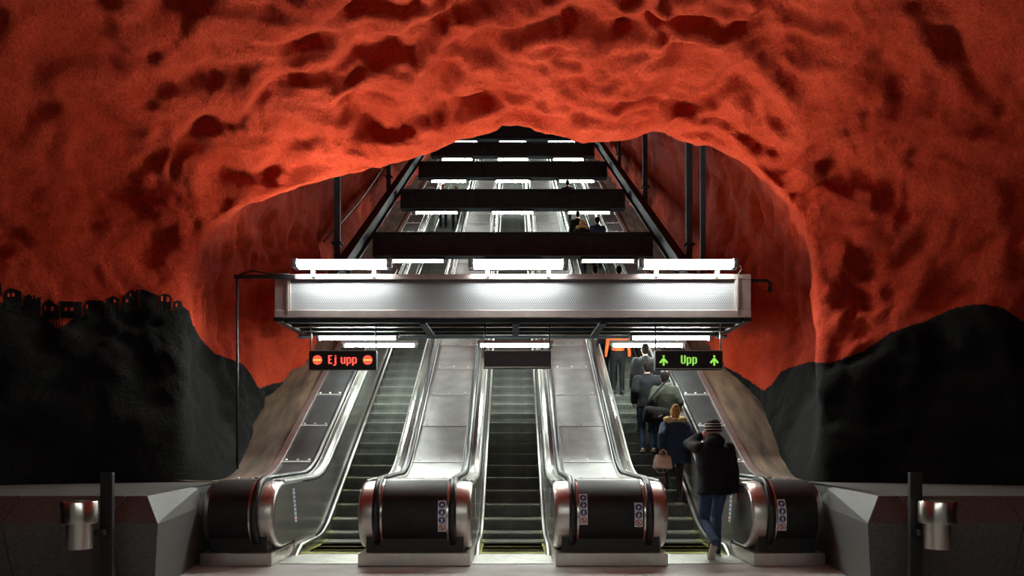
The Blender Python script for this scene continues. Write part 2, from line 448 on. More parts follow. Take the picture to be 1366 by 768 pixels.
# mural houses, painted on the left wall
bvh = BVHTree.FromPolygons([tuple(p) for p in PL.reshape(-1, 3)], [tuple(int(i) for i in q) for q in fL])
EYEV = Vector((0, 0, EYE))
def painted(poly, lift, m, name, parent):
    """a layer of paint lying on the rock, its outline traced over the wall"""
    bm = bmesh.new()
    vs = [bm.verts.new((x/5.254, 0, 370+y/5.25)) for x, y in poly]
    bm.faces.new(vs)
    xs = [v.co.x for v in vs]; zs = [v.co.z for v in vs]
    for k, lo, hi in ((0, min(xs), max(xs)), (2, min(zs), max(zs))):
        c = lo+2.0
        while c < hi:
            co = [0,0,0]; no = [0,0,0]; co[k] = c; no[k] = 1
            bmesh.ops.bisect_plane(bm, geom=bm.verts[:]+bm.edges[:]+bm.faces[:], plane_co=co, plane_no=no, dist=1e-5)
            c += 2.0
    for v in bm.verts:
        x, y = v.co.x, v.co.z
        dr = Vector(((x-CX)/F, 1, -(y-HOR)/F)).normalized()
        h = bvh.ray_cast(EYEV, dr)
        p = h[0] if h[0] is not None else EYEV+dr*12
        v.co = p-dr*lift
    bmesh.ops.recalc_face_normals(bm, faces=bm.faces)
    me = bpy.data.meshes.new(name); bm.to_mesh(me); bm.free(); me.materials.append(m)
    return put(name, me, parent)
HOUSES = [
 ([(-14,60),(0,30),(10,70),(10,125),(0,140),(0,200),(-14,200)], []),
 ([(30,110),(78,72),(150,100),(152,230),(30,230)], [(52,110,70,135),(84,108,102,133)]),
 ([(165,140),(205,115),(228,135),(228,152),(236,152),(236,122),(248,122),(248,152),(258,152),(258,140),(285,140),(285,290),(165,260)], []),
 ([(295,190),(345,152),(415,205),(415,292),(295,300)], [(355,202,378,234),(312,195,322,228)]),
 ([(415,165),(575,170),(572,285),(425,285)], [(451,210,472,234),(493,208,515,234)]),
 ([(580,240),(585,200),(620,158),(715,160),(740,180),(735,285),(600,290)], [(603,190,617,218)]),
 ([(745,155),(793,128),(838,150),(835,260),(745,260)], [(796,155,812,178)]),
 ([(840,215),(865,145),(862,130),(922,85),(950,105),(958,85),(972,85),(968,245),(840,245)], [(880,152,898,175),(910,110,919,130)]),
 ([(980,82),(1015,88),(1105,125),(1110,240),(976,250)], []),
 ([(1115,130),(1150,112),(1185,122),(1205,145),(1200,225),(1115,235)], [(1129,130,1142,165),(1166,136,1188,170)]),
 ([(1218,170),(1250,158),(1275,170),(1280,215),(1220,228)], [(1232,180,1241,205)]),
]
for poly, wins in HOUSES:
    h = painted(poly, 0.012, M['mural_black'], 'painted_house', wall_left)
    for a, b, c, d in wins: painted([(a,b),(c,b),(c,d),(a,d)], 0.020, M['mural_red'], 'painted_window', h)
for x, y0, y1 in [(345,288,322),(362,288,340),(380,288,352),(398,288,358),(416,284,358),(434,284,350),(106,195,220),(120,195,222),(133,195,225),(585,262,300),(600,262,300),(615,262,295),(712,200,290),(728,200,290),(758,220,270),(768,220,270),(1208,215,265)]:
    painted([(x-4,y0),(x+4,y0),(x+4,y1),(x-4,y1)], 0.014, M['mural_black'], 'painted_post', wall_left)

# ------------------------------------------------------------------ floor
fl = MB().box(-11, 11, -6, 12.6, -0.25, -0.004).build('floor', M['floor']); struct(fl, 'pale stone concourse floor')

# ------------------------------------------------------------------ profiles of the escalators
def blend(d, d0, half):
    a = d-d0
    if a <= -half: return 0.0
    if a >= half: return a*TAN
    return TAN*(a+half)**2/(4*half)
def z_step(d): return blend(d, -C_STEP/TAN, 0.45)
DECK0 = 1.02
def z_deck(d): return DECK0+blend(d, (DECK0-C_DECK)/TAN, 0.55)
TOP = 44.6
def dpts(d0, d1, fine_to=13.4):
    out = [d0]
    while out[-1] < d1-1e-6:
        st = 0.09 if 11.4 < out[-1] < fine_to else 0.6
        out.append(min(d1, out[-1]+st))
    return out

XC = 0.53                     # inner face of the balustrades of the middle escalator
X_ESC = [-2.51, 0.0, 2.51]
WSTEP = 0.495

# one step, origin at the nosing
sb = MB()
prof = [(0.0, 0.0), (-0.006, -0.02), (0.004, -0.06), (0.03, -0.13), (0.045, -0.235), (0.38, -0.235), (0.40, 0.0)]
sb.loft([[(x, d, z) for d, z in prof] for x in (-WSTEP, WSTEP)])
sb.box(-WSTEP+0.01, WSTEP-0.01, 0.006, 0.026, -0.002, 0.002, 1)
sb.box(-WSTEP, -WSTEP+0.045, 0.05, 0.38, -0.002, 0.003, 1)
sb.box(WSTEP-0.045, WSTEP, 0.05, 0.38, -0.002, 0.003, 1)
STEP = sb.mesh('step', [M['step'], M['yellow']])
ESC_LABEL = ['left escalator with empty dark steps under the red lit sign', 'middle escalator with empty steps under the unlit sign',
             'right escalator carrying people up under the green lit sign']
for xc, lab in zip(X_ESC, ESC_LABEL):
    e = empty('escalator', (xc, 10.9, 0), lab, 'escalator', 'three parallel escalators')
    for k in range(-3, 86):
        d = 11.96+0.38*k
        put('step', STEP, e, loc=(0, d-10.9, z_step(d)-(0.004 if k < 0 else 0)))
    MB().box(-0.52, 0.52, -1.02, -0.06, -0.02, 0.006).build('landing_plate', M['comb'], e)
    c = MB()
    for i in range(40):
        x = -0.49+i*0.98/39
        c.box(x-0.006, x+0.006, -0.08, 0.04, 0.0, 0.012)
    c.box(-0.51, 0.51, -0.14, -0.06, -0.01, 0.014)
    c.build('comb', M['yellow'], e)
    for s in (-1, 1):
        ds = dpts(10.85, TOP)
        pth = [(d-10.9, z_step(d)+0.02) for d in ds]
        MB().sweep(pth, rect(0.497 if s > 0 else -0.519, 0.519 if s > 0 else -0.497, -0.30, 0.10)).build('skirt', M['panel'], e, 40)
        pth = [(-0.30, -0.01), (-0.18, 0.05)]+[(d-10.9, z_step(d)+0.115) for d in dpts(10.85, TOP)]
        MB().sweep(pth, [(s*0.492+0.020*math.cos(q)*1.3, 0.026*math.sin(q)) for q in [k*math.pi/4 for k in range(8)]]).build('guard_rail', M['steel'], e, 50)

# ------------------------------------------------------------------ balustrade islands with their newels
ND, NR = 10.16, 0.455          # centre and radius of the rounded newel
NZ = DECK0+0.05-NR
def arc(r, a0=90, a1=270, n=18):
    return [(ND+r*math.cos(math.radians(a0+(a1-a0)*k/n)), NZ+r*math.sin(math.radians(a0+(a1-a0)*k/n))) for k in range(n+1)]

def sticker(parent, xc, a_top, kinds, lean=0.0):
    """printed strip on the drum, following its curve"""
    r = NR+0.004; h = 0.098; wd = 0.052
    def at(x, s, lift): # s metres below a_top along the drum
        a = math.radians(a_top)+s/r
        return (x, ND+(r+lift)*math.cos(a), NZ+(r+lift)*math.sin(a))
    mb = MB(); H = h*len(kinds)+0.02
    n = 10
    rings = []
    for k in range(n+1):
        s = H*k/n
        rings.append([at(xc-wd+lean*s, s, 0), at(xc+wd+lean*s, s, 0), at(xc+wd+lean*s, s, -0.004), at(xc-wd+lean*s, s, -0.004)])
    mb.loft(rings)
    st = mb.build('sticker', [M['sticker']], parent)
    for i, kd in enumerate(kinds):
        s0 = 0.01+h*(i+0.5); c = xc+lean*s0
        def disc(r0, r1, lift, n=20):
            vs = []; fs = []
            for q in range(n):
                an = 2*math.pi*q/n
                for rr in (r0, r1): vs.append(at(c+rr*math.sin(an), s0-rr*math.cos(an), lift))
            for q in range(n):
                p = (q+1) % n; fs.append((2*q, 2*q+1, 2*p+1, 2*p))
            return vs, fs
        def shape(pts, lift):
            return [at(c+a, s0+b, lift) for a, b in pts], [tuple(range(len(pts)))]
        b = MB()
        if kd == 'b':
            b.add(*disc(0.0005, 0.043, 0.002), 0)
            if i % 3 == 0:
                figs = [[(-.025,.006),(.0,-.022),(.024,.002),(.018,.012),(.004,.004),(.004,.024),(-.012,.024),(-.012,.004)]]
            elif i % 3 == 1:
                figs = [[(-.006,-.028),(.008,-.028),(.008,-.014),(-.006,-.014)],[(-.010,-.010),(.012,-.010),(.024,.006),(.018,.012),(.010,.004),(.010,.028),(-.014,.028),(-.014,.008)]]
            else:
                figs = [[(-.007,-.030),(.007,-.030),(.007,-.017),(-.007,-.017)],[(-.02,-.012),(.02,-.012),(.02,-.004),(.007,-.004),(.014,.028),(.004,.028),(0,.010),(-.004,.028),(-.014,.028),(-.007,-.004),(-.02,-.004)]]
            for fg in figs: b.add(*shape(fg, 0.004), 1)
            b.build('mandatory_symbol', [M['st_blue'], M['sticker']], st)
        else:
            b.add(*disc(0.033, 0.043, 0.003), 0)
            b.add(*shape([(-.030,-.022),(-.022,-.030),(.030,.022),(.022,.030)], 0.005), 0)
            b.add(*shape([(-.012,-.022),(.0,-.022),(.004,-.004),(.018,.004),(.014,.012),(.002,.008),(-.004,.026),(-.014,.024),(-.008,.004)], 0.003), 1)
            b.build('prohibition_symbol', [M['st_red'], M['st_black']], st)

def label_strip(parent, x, s, d0, z1, z0, tilt=0.0):
    """narrow blue and white printed strip on an inner panel"""
    xx = x+s*0.007
    mb = MB()
    def q(d, z): return d+tilt*(z1-z)
    def seg(a, b, w_, lift, mi):
        X0, X1 = sorted((xx, xx+s*lift))
        v = [(X0,q(d0-w_,a),a),(X0,q(d0+w_,a),a),(X0,q(d0+w_,b),b),(X0,q(d0-w_,b),b),(X1,q(d0-w_,a),a),(X1,q(d0+w_,a),a),(X1,q(d0+w_,b),b),(X1,q(d0-w_,b),b)]
        mb.add(v, [(0,1,2,3),(7,6,5,4),(0,4,5,1),(1,5,6,2),(2,6,7,3),(3,7,4,0)], mi)
    seg(z1, z0, 0.045, 0.002, 0)
    n = 8
    for i in range(n):
        a = z1-(z1-z0)*(i+0.25)/n; b = z1-(z1-z0)*(i+0.72)/n
        seg(a, b, 0.028, 0.004, 2 if i == n-1 else 1)
    mb.build('sticker', [M['sticker'], M['st_blue'], M['st_red']], parent)

BOLT = MB().lathe([(0.022, 0), (0.024, 0.008), (0.016, 0.017)], (0, 0, 0), 8).mesh('bolt', M['bolt'], 40)

def island(xa, xb, sides, label, deckmat, stickers=(), outer_wall=0):
    """xa..xb: full width; sides: which faces look onto an escalator (-1 left, +1 right)"""
    root = empty('escalator_balustrade', ((xa+xb)/2, ND, 0), label, 'balustrade', 'escalator balustrades')
    X0 = (xa+xb)/2; ox, oy = X0, ND
    def P(path): return [(d-oy, z) for d, z in path]
    lo, hi = xa-X0, xb-X0
    hl = lo+0.235 if -1 in sides else lo+0.10         # handrail centre lines
    hr = hi-0.235 if 1 in sides else hi-0.10
    dl = hl+0.065 if -1 in sides else lo+0.10
    dr = hr-0.065 if 1 in sides else hi-0.10
    # base
    MB().box(lo+0.01, hi-0.01, 9.70-oy, 10.75-oy, 0.0, 0.165).build('base', M['steel'], root, bevel=0.008)
    MB().box(lo+0.10, hi-0.10, 9.80-oy, 12.3-oy, 0.165, NZ).build('core', M['black'], root)
    # drum cover
    a = arc(NR, 90, 268, 24); b = arc(NR-0.03, 90, 268, 24)
    mb = MB(); 
    mb.loft([[(dl, p[0]-oy, p[1]), (dr, p[0]-oy, p[1]), (dr, q[0]-oy, q[1]), (dl, q[0]-oy, q[1])] for p, q in zip(a, b)])
    mb.build('drum_cover', M['drum'], root, 40)
    for s, e in ((-1, lo), (1, hi)):
        # rounded steel cheek: stack of shrinking rounded ends
        inner_x = (hl-0.0 if s < 0 else hr+0.0)
        if s in sides: stack = [(inner_x+s*0.03, NR-0.012), (inner_x+s*0.09, NR-0.013), (e-s*0.06, NR-0.018), (e-s*0.018, NR-0.030), (e-s*0.004, NR-0.045), (e, NR-0.06)]
        else: stack = [((dl if s < 0 else dr), NR-0.006), (e-s*0.05, NR-0.02), (e-s*0.015, NR-0.05), (e, NR-0.09)]
        rings = []
        for x, r in stack:
            ring = [(x, p[0]-oy, p[1]) for p in arc(r, 90, 270, 24)]
            ring += [(x, 10.6-oy, NZ-r), (x, 10.6-oy, NZ+r)]
            rings.append(ring)
        MB().loft(rings).build('newel_cheek', M['steel'], root, 35)
        if s in sides:
            # inner edge trim ring between drum and handrail
            xx = (dl if s < 0 else dr)
            MB().sweep(P(arc(NR+0.006, 92, 262, 22)), rect(xx-0.012, xx+0.012, -0.012, 0.012)).build('drum_trim', M['polish'], root, 40)
            # handrail
            hx = hl if s < 0 else hr
            path = [(d, z_deck(d)+0.085) for d in reversed(dpts(ND+0.05, TOP))]+arc(NR+0.036, 90, 255, 20)
            sec = [(hx+0.043*math.cos(q)*1.05, 0.026*math.sin(q)) for q in [k*math.pi/5 for k in range(10)]]
            MB().sweep(P(path), sec).build('handrail', M['rubber'], root, 50)
            bt = arc(NR+0.036, 255, 258, 2)[-1]
            MB().box(hx-0.06, hx+0.06, bt[0]-oy-0.07, bt[0]-oy+0.10, 0.13, 0.20).build('handrail_inlet', M['black'], root, bevel=0.02)
            # polished mouldings either side of the handrail
            mp = [(d, z_deck(d)+0.03) for d in dpts(ND+0.1, TOP)]
            for x0, x1, mm in ((hx+s*0.048, hx+s*0.075, 'trim'), (hx+s*0.075, e-s*0.035, 'panel'), (e-s*0.035, e, 'trim'), (hx-s*0.048, hx-s*0.070, 'trim')):
                x0, x1 = min(x0, x1), max(x0, x1)
                MB().sweep(P(mp), [(x0, -0.05), (x1, -0.05), (x1, 0.012 if s < 0 else 0.0), ((x0+x1)/2, 0.026), (x0, 0.0 if s < 0 else 0.012)]).build('moulding', M[mm], root, 30)
            # inner panels below the handrail
            edges = [10.34, 11.05, 11.75, 12.5, 13.3]
            while edges[-1] < TOP: edges.append(min(TOP, edges[-1]+2.3))
            pr = NR-0.065
            stad = [(p[0], p[1]) for p in arc(pr, 90, 270, 20)]+[(edges[1]-0.004, NZ-pr), (edges[1]-0.004, NZ+pr)]
            MB().loft([[(x, p[0]-oy, p[1]) for p in stad] for x in (e-s*0.02, e+s*0.006)]).build('inner_panel', M['panel'], root)
            MB().box(min(e-s*.03, e+s*.004), max(e-s*.03, e+s*.004), 10.7-oy, 11.8-oy, 0.0, NZ-pr).build('kick_plate', M['steel'], root)
            for i in range(1, len(edges)-1):
                ds = dpts(edges[i]+0.004, edges[i+1]-0.004)
                x0, x1 = min(e, e-s*0.03), max(e, e-s*0.03)
                rings = []
                for d in ds:
                    zl = max(z_step(d)-0.12, 0.0); zh = z_deck(d)+0.0
                    rings.append([(x0, d-oy, zl), (x1, d-oy, zl), (x1, d-oy, zh), (x0, d-oy, zh)])
                MB().loft(rings).build('inner_panel', M['panel'], root)
    # deck panels
    seams = [10.16, 11.66]
    while seams[-1] < TOP: seams.append(min(TOP, seams[-1]+1.14))
    for i in range(len(seams)-1):
        ds = dpts(seams[i]+0.006, seams[i+1]-0.006)
        p = MB().sweep(P([(d, z_deck(d)+(0.05-0.05*min(1, max(0, (d-10.6)/0.9)) if i == 0 else 0)) for d in ds]), rect(dl, dr, -0.03, 0.0)).build('deck_panel', deckmat, root, 40)
        if i >= 1 or True:
            d = seams[i]+0.05 if i else 10.6
            nrow = [0.14, 0.5, 0.86]
            ang = math.atan2(z_deck(d+0.05)-z_deck(d-0.05), 0.1) if i else 0
            for fr in nrow:
                b = put('bolt', BOLT, p); b.location = (dl+(dr-dl)*fr, d-oy, z_deck(d)+(0.05 if i == 0 else 0)); b.rotation_euler = (ang, 0, 0)
        if i:
            MB().sweep(P([(seams[i]-0.035, z_deck(seams[i]-0.035)+0.002), (seams[i]+0.012, z_deck(seams[i]+0.012)+0.002)]), rect(dl, dr, -0.01, 0.007)).build('joint_strip', M['trim'], p)
    for a_ in stickers: sticker(root, a_[0]-X0+0.0, a_[1], a_[2], a_[3])
    # stickers were made in world depth: shift to the root
    for o in root.children:
        if o.name.startswith('sticker'): o.location.y -= oy
    return root, X0, oy

b1, x1_, oy = island(-1.975, -XC, (-1, 1), 'steel balustrade island between left and middle escalators, one safety sticker on its drum', M['deck'],
       [(-0.90, 152, 'bbbr', 0.0)])
b2, x2_, _ = island(XC, 1.98, (-1, 1), 'steel balustrade island between middle and right escalators, two safety stickers on its drum', M['deck'],
       [(0.90, 140, 'bbbr', 0.0), (1.60, 156, 'bbr', 0.0)])
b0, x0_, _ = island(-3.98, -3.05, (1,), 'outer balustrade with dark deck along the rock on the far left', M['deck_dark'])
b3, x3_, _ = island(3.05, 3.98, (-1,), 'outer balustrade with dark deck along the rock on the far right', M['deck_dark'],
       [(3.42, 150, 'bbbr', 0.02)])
label_strip(b0, -3.05-x0_, 1, 10.62-oy, 0.93, 0.46, 0.25)
label_strip(b3, 3.05-x3_, -1, 10.62-oy, 0.93, 0.46, 0.25)
label_strip(b1, -XC-x1_, 1, 10.72-oy, 0.93, 0.50, 0.22)
label_strip(b2, XC-x2_, -1, 10.72-oy, 0.93, 0.50, 0.22)

# ramps of bare concrete between the outer decks and the rock, with a steel edge strip
for s, lab in ((-1, 'rough brown concrete ramp left of the escalators'), (1, 'rough brown concrete ramp right of the escalators')):
    ds = dpts(11.0, TOP)
    rings = []
    for i, d in enumerate(ds):
        z = z_deck(d)
        row = []
        for k in range(9):
            t = k/8
            x = s*(3.93+1.5*t)
            nz = float(perlin(np.array([[x*1.7, d*0.9, s*3.0]]))[0])*0.09 if k else 0
            row.append((x, d, z-0.03+nz+0.10*t*t))
        row += [(s*5.43, d, z-1.2), (s*3.93, d, z-1.2)]
        rings.append(row)
    r = MB().loft(rings).build('trim_ramp_left' if s < 0 else 'trim_ramp_right', M['slab'], None, 50); struct(r, lab)
    st = MB().sweep([(d, z_deck(d)+0.0) for d in dpts(11.6, TOP)], rect(min(s*3.86, s*3.97), max(s*3.86, s*3.97), -0.05, 0.03)).build('trim_edge_left' if s < 0 else 'trim_edge_right', M['frame'], None, 40)
    struct(st, 'steel edge strip along the concrete ramp')

# ------------------------------------------------------------------ granite benches with bins in front
for s, side in ((-1, 'left'), (1, 'right')):
    root = empty('granite_bench', (s*5.2, 8.0, 0), 'faceted grey granite bench below the black rock on the %s' % side, 'bench', 'granite benches along the rock')
    ox, oy2 = s*5.2, 8.0
    cuts = [None, 4.11, 5.22, 6.35, 7.5]
    for i in range(4):
        a, b = cuts[i], cuts[i+1]
        def sect(x, end):
            if end:  # the faceted inner end
                return None
            g = 0.004
            return [(x, 8.02, 0), (x, 7.80, 0.74), (x, 8.12, 1.0), (x, 11.3, 1.0), (x, 11.3, 0)]
        if a is None:
            e = [(3.74, 8.02, 0), (3.62, 7.80, 0.74), (3.88, 8.12, 1.0), (4.18, 11.3, 1.0), (4.05, 11.3, 0.0)]
            mid_ = [(3.74, 8.02, 0), (3.62, 7.8, 0.74), (3.88, 8.12, 1.0), (4.06, 10.2, 1.0), (4.00, 9.62, 0.74), (4.04, 9.62, 0)]
            v = [(3.76,8.02,0),(3.62,7.80,0.74),(3.88,8.12,1.0),(4.16,10.2,1.0),(4.30,11.3,1.0),(4.30,11.3,0),(4.04,9.66,0),(4.00,9.66,0.74)]
            f_end = [(0,6,7,1),(1,7,3,2),(7,6,5,4,3)]
            o = len(v); B = b-0.004
            v += [(B,8.02,0),(B,7.80,0.74),(B,8.12,1.0),(B,11.3,1.0),(B,11.3,0)]
            fs = f_end+[(0,1,o+1,o),(1,2,o+2,o+1),(2,3,4,o+3,o+2),(4,5,o+4,o+3),(0,o,o+4,5,6),(o,o+1,o+2,o+3,o+4)]
            v = [(s*x-ox, y-oy2, z) for x, y, z in v]
            MB().add(v, fs).build('stone_block', M['granite'], root, bevel=0.006)
        else:
            rings = [[(s*p[0]-ox, p[1]-oy2, p[2]) for p in sect(x, False)] for x in (a+0.004, b-0.004)]
            MB().loft(rings).build('stone_block', M['granite'], root, bevel=0.006)
    # bin on its post
    px_ = -3.99 if s < 0 else 3.96
    post = empty('litter_bin', (px_, 7.5, 0), 'round steel litter bin on a black post in front of the %s bench' % side, 'bin', 'steel litter bins')
    MB().box(-0.06, 0.06, 0.0, 0.05, 0, 1.27).build('post', M['black'], post, bevel=0.004)
    bxo = -0.155 if s < 0 else 0.105; byo = -0.18
    MB().lathe([(0.165, 0.795), (0.168, 0.80), (0.168, 0.995), (0.163, 1.005), (0.150, 1.005), (0.150, 0.86)], (bxo, byo, 0), 32).build('rim_collar', M['polish'], post, 30)
    MB().lathe([(0.100, 0.545), (0.118, 0.55), (0.122, 0.80)], (bxo, byo, 0), 32).build('bin_body', M['polish'], post, 30)
    MB().lathe([(0.148, 0.87), (0.148, 0.90)], (bxo, byo, 0), 24).build('liner', M['black'], post)
    MB().box(min(0, bxo*0.6)-0.02, max(0, bxo*0.6)+0.02, -0.09, 0.0, 0.66, 0.72).build('bracket', M['black'], post)

# ------------------------------------------------------------------ front gantry with its lamps and signs
GD0, GD1, GX, GZ0, GZ1 = 12.6, 14.3, 3.92, 3.65, 4.33
g = empty('lighting_gantry', (0, GD0, GZ0), 'wide steel gantry with perforated front panel and three bright lamps', 'gantry')
def gb(*a): # box in world coordinates -> gantry frame
    return MB().box(a[0], a[1], a[2]-GD0, a[3]-GD0, a[4]-GZ0, a[5]-GZ0)
gb(-3.66, 3.66, 12.63, 12.65, 3.75, 4.26).build('perforated_panel', M['perf'], g)
gb(-3.92, 3.92, 12.58, 12.68, 4.26, 4.345).build('top_rail', M['frame'], g, bevel=0.006)
gb(-3.92, 3.92, 12.57, 12.68, 3.63, 3.75).build('bottom_rail', M['frame'], g, bevel=0.006)
for s in (-1, 1):
    gb(*(sorted((s*3.66, s*3.92))), 12.585, 12.68, 3.75, 4.26).build('end_post', M['frame'], g, bevel=0.006)
    gb(*(sorted((s*3.69, s*3.72))), 12.56, 12.585, 3.70, 4.30).build('end_trim', M['steel'], g)
    gb(*(sorted((s*3.88, s*3.93))), 12.68, GD1, 3.63, 4.345).build('side_plate', M['frame'], g)
    gb(*(sorted((s*3.80, s*3.94))), 12.60, GD1, 3.57, 3.63).build('bottom_channel', M['black'], g)
gb(-3.9, 3.9, GD1-0.06, GD1, 3.57, 4.345).build('rear_plate', M['beam'], g)
gb(-3.88, 3.88, 12.68, GD1-0.06, 4.27, 4.30).build('top_plate', M['beam'], g)
gb(-3.88, 3.88, 12.68, GD1-0.06, 3.68, 3.70).build('soffit', M['beam'], g)
for d in (12.78, 13.25, 13.75, 14.18):
    gb(-3.80, 3.80, d-0.05, d+0.05, 3.57, 3.68).build('soffit_beam', M['beam_red'] if d in (13.25, 14.18) else M['beam'], g)
for x in (-1.5, 0.05, 1.5):
    gb(x-0.06, x+0.06, 12.70, 14.25, 3.54, 3.60).build('soffit_rib', M['beam'], g)

def lamp_front(xc, lab):
    d = 12.44; z = 4.49; L2 = 0.72
    o = empty('fluorescent_lamp', (xc, d, z), lab, 'lamp', 'bright lamps on the front gantry')
    MB().tube([(-L2, 0, 0), (L2, 0, 0)], 0.058, 16).build('tube', M['tube_front'], o, True)
    for s in (-1, 1):
        MB().box(min(s*L2, s*(L2+0.09)), max(s*L2, s*(L2+0.09)), -0.05, 0.16, -0.075, 0.075).build('end_cap', M['housing'], o, bevel=0.01)
    MB().box(-L2-0.09, L2+0.09, 0.085, 0.17, -0.085, 0.085).build('housing', M['housing'], o, bevel=0.008)
    for x in (-0.5, 0.5):
        MB().box(x-0.03, x+0.03, 0.10, 0.20, -0.20, -0.08).build('bracket', M['housing'], o)
    mb = MB().tube([(L2+0.09, 0.1, 0), (L2+0.15, 0.09, -0.02), (L2+0.17, 0.1, -0.08), (L2+0.12, 0.14, -0.15)], 0.007, 6)
    mb.build('cable', M['white'], o, True)
lamp_front(-2.78, 'brightest front lamp at the left end of the perforated gantry')
lamp_front(0.09, 'brightest front lamp in the middle of the perforated gantry')
lamp_front(2.86, 'brightest front lamp at the right end of the perforated gantry')

def lamp_under(xc, d, z, lab, half=0.70, grp='tube lamps under the beams', h=0.10, tube='tube_under', r=0.027, lip=0.035):
    o = empty('fluorescent_lamp', (xc, d, z), lab, 'lamp', grp)
    MB().tube([(-half, 0, 0), (half, 0, 0)], r, 10).build('tube', M[tube], o, True)
    pr = [(-0.10, lip), (-0.075, h), (0.075, h), (0.10, lip), (0.085, lip), (0.06, h-0.03), (-0.06, h-0.03), (-0.085, lip)]
    MB().loft([[(x, a, b) for a, b in pr] for x in (-half-0.07, half+0.07)]).build('housing', M['housing'], o)
    for s in (-1, 1):
        MB().box(min(s*half, s*(half+0.05)), max(s*half, s*(half+0.05)), -0.05, 0.05, -0.045, 0.06).build('end_cap', M['housing'], o)
    return o
NAMES = ['left', 'middle', 'right']
for x, nm in zip((-2.85, 0.08, 2.90), NAMES):
    lamp_under(x+(0.65 if nm == 'nope' else 0), 14.05, 3.49, 'tube lamp below the rear edge of the front gantry, %s one' % nm) if nm != 'middle' else None
for x, nm in zip((-2.70, 0.05, 2.74), NAMES):
    lamp_under(x, 15.55, 3.55, 'tube lamp just behind and below the front gantry, %s one' % nm)

# dark cross beams up the shaft, each with three tube lamps below
def cross_beam(d, zb, lab, n, lamps=True):
    o = empty('cross_beam', (0, d, zb), lab, 'beam', 'dark cross beams up the escalator shaft')
    h = 0.59
    MB().box(-3.85, 3.85, 0.0, 0.05, 0.06, h).build('web', M['beam'], o)
    MB().box(-3.85, 3.85, -0.09, 0.30, 0.0, 0.06).build('bottom_flange', M['beam'], o)
    MB().box(-3.85, 3.85, -0.09, 0.30, h, h+0.06).build('top_flange', M['beam'], o)
    for x in (-3.6, -1.3, 1.3, 3.6):
        MB().box(x-0.01, x+0.01, -0.08, 0.28, 0.06, h).build('stiffener', M['beam'], o)
    if lamps:
        for x, nm in zip((-2.62, 0.0, 2.62), NAMES):
            lamp_under(x, d+0.12, zb-0.11, 'tube lamp on the %s of the %s dark cross beam up the shaft' % (nm, n))
ORD = ['first', 'second', 'third', 'fourth', 'fifth', 'sixth']
cross_beam(15.9, 3.78, 'dark cross beam hidden just behind the front gantry', 'hidden', False)
for d, n in zip((21.0, 26.2, 31.2, 36.0, 41.0), ORD):
    zb = EYE-(6720/d+22-HOR)*d/F
    cross_beam(d, zb, '%s dark cross beam above the front gantry, counted upwards' % n, n)

# beam and fill lamps added unseen behind the camera to light people's backs
cross_beam(-1.6, 4.85, 'added dark beam for the unseen fill lamps, behind the camera', 'concourse', False)
for x, nm in zip((-2.62, 0.0, 2.62), NAMES):
    lamp_under(x, -1.48, 4.74, 'added fill lamp on the %s of the concourse lighting beam' % nm, 0.72, tube='tube_fill', r=0.05, lip=-0.04)  # housing lip lowered to keep this added light off the ceiling

# sloping side girders
for s, side in ((-1, 'left'), (1, 'right')):
    c = -4.15
    pth = [(d, c+TAN*d) for d in (14.4, 44.0)]
    o = empty('side_girder', (s*3.98, 14.4, c+TAN*14.4), 'dark sloping girder joining the cross beams on the %s' % side, 'girder', 'sloping side girders')
    loc = [(d-14.4, z-(c+TAN*14.4)) for d, z in pth]
    MB().sweep(loc, rect(-0.03, 0.03, -0.34, 0.0)).build('web', M['beam'], o)
    MB().sweep(loc, rect(-0.11, 0.11, 0.0, 0.04)).build('top_flange', M['beam'], o)
    MB().sweep(loc, rect(-0.11, 0.11, -0.38, -0.34)).build('bottom_flange', M['beam'], o)

# hanger posts between girders and rock
def hanger(x, d, lab, w_=0.07, zt=None):
    z0 = -4.15+TAN*d-0.3; z1 = zt if zt else C_STEP+TAN*d+6.6
    o = empty('hanger_post', (x, d, z0), lab, 'post', 'hanger posts beside the shaft girders')
    MB().box(-w_, w_, -w_*0.8, w_*0.8, 0, z1-z0).build('shaft', M['beam'], o)
    MB().box(-w_*1.8, w_*1.8, -w_*1.6, w_*1.6, 0.0, 0.04).build('foot_plate', M['beam'], o)
    MB().box(-w_*1.8, w_*1.8, -w_*1.6, w_*1.6, 0.62, 0.65).build('clamp', M['beam'], o)
hanger(-4.15, 18.1, 'black hanger post nearest to the front gantry on the left')
hanger(4.15, 18.0, 'thicker black hanger post on the right, left one of the close pair')
hanger(4.15, 16.7, 'black hanger post on the right, right one of the close pair', 0.055)
hanger(-4.15, 25.6, 'black hanger post farther up the shaft on the left')
hanger(4.15, 24.0, 'black hanger post farther up the shaft on the right')
hanger(4.15, 29.8, 'thin black hanger post farthest up the shaft on the right', 0.06)
cb = MB().tube([(-4.25, 17.2+t*10, wz(322, 17.2)+t*5.9-0.6*math.sin(math.pi*t)*0.3) for t in [k/12 for k in range(13)]], 0.022, 6).build('cable', M['black'], None, True)
tag(cb, 'thin black cable climbing along the left girder between hanger posts', 'cable')

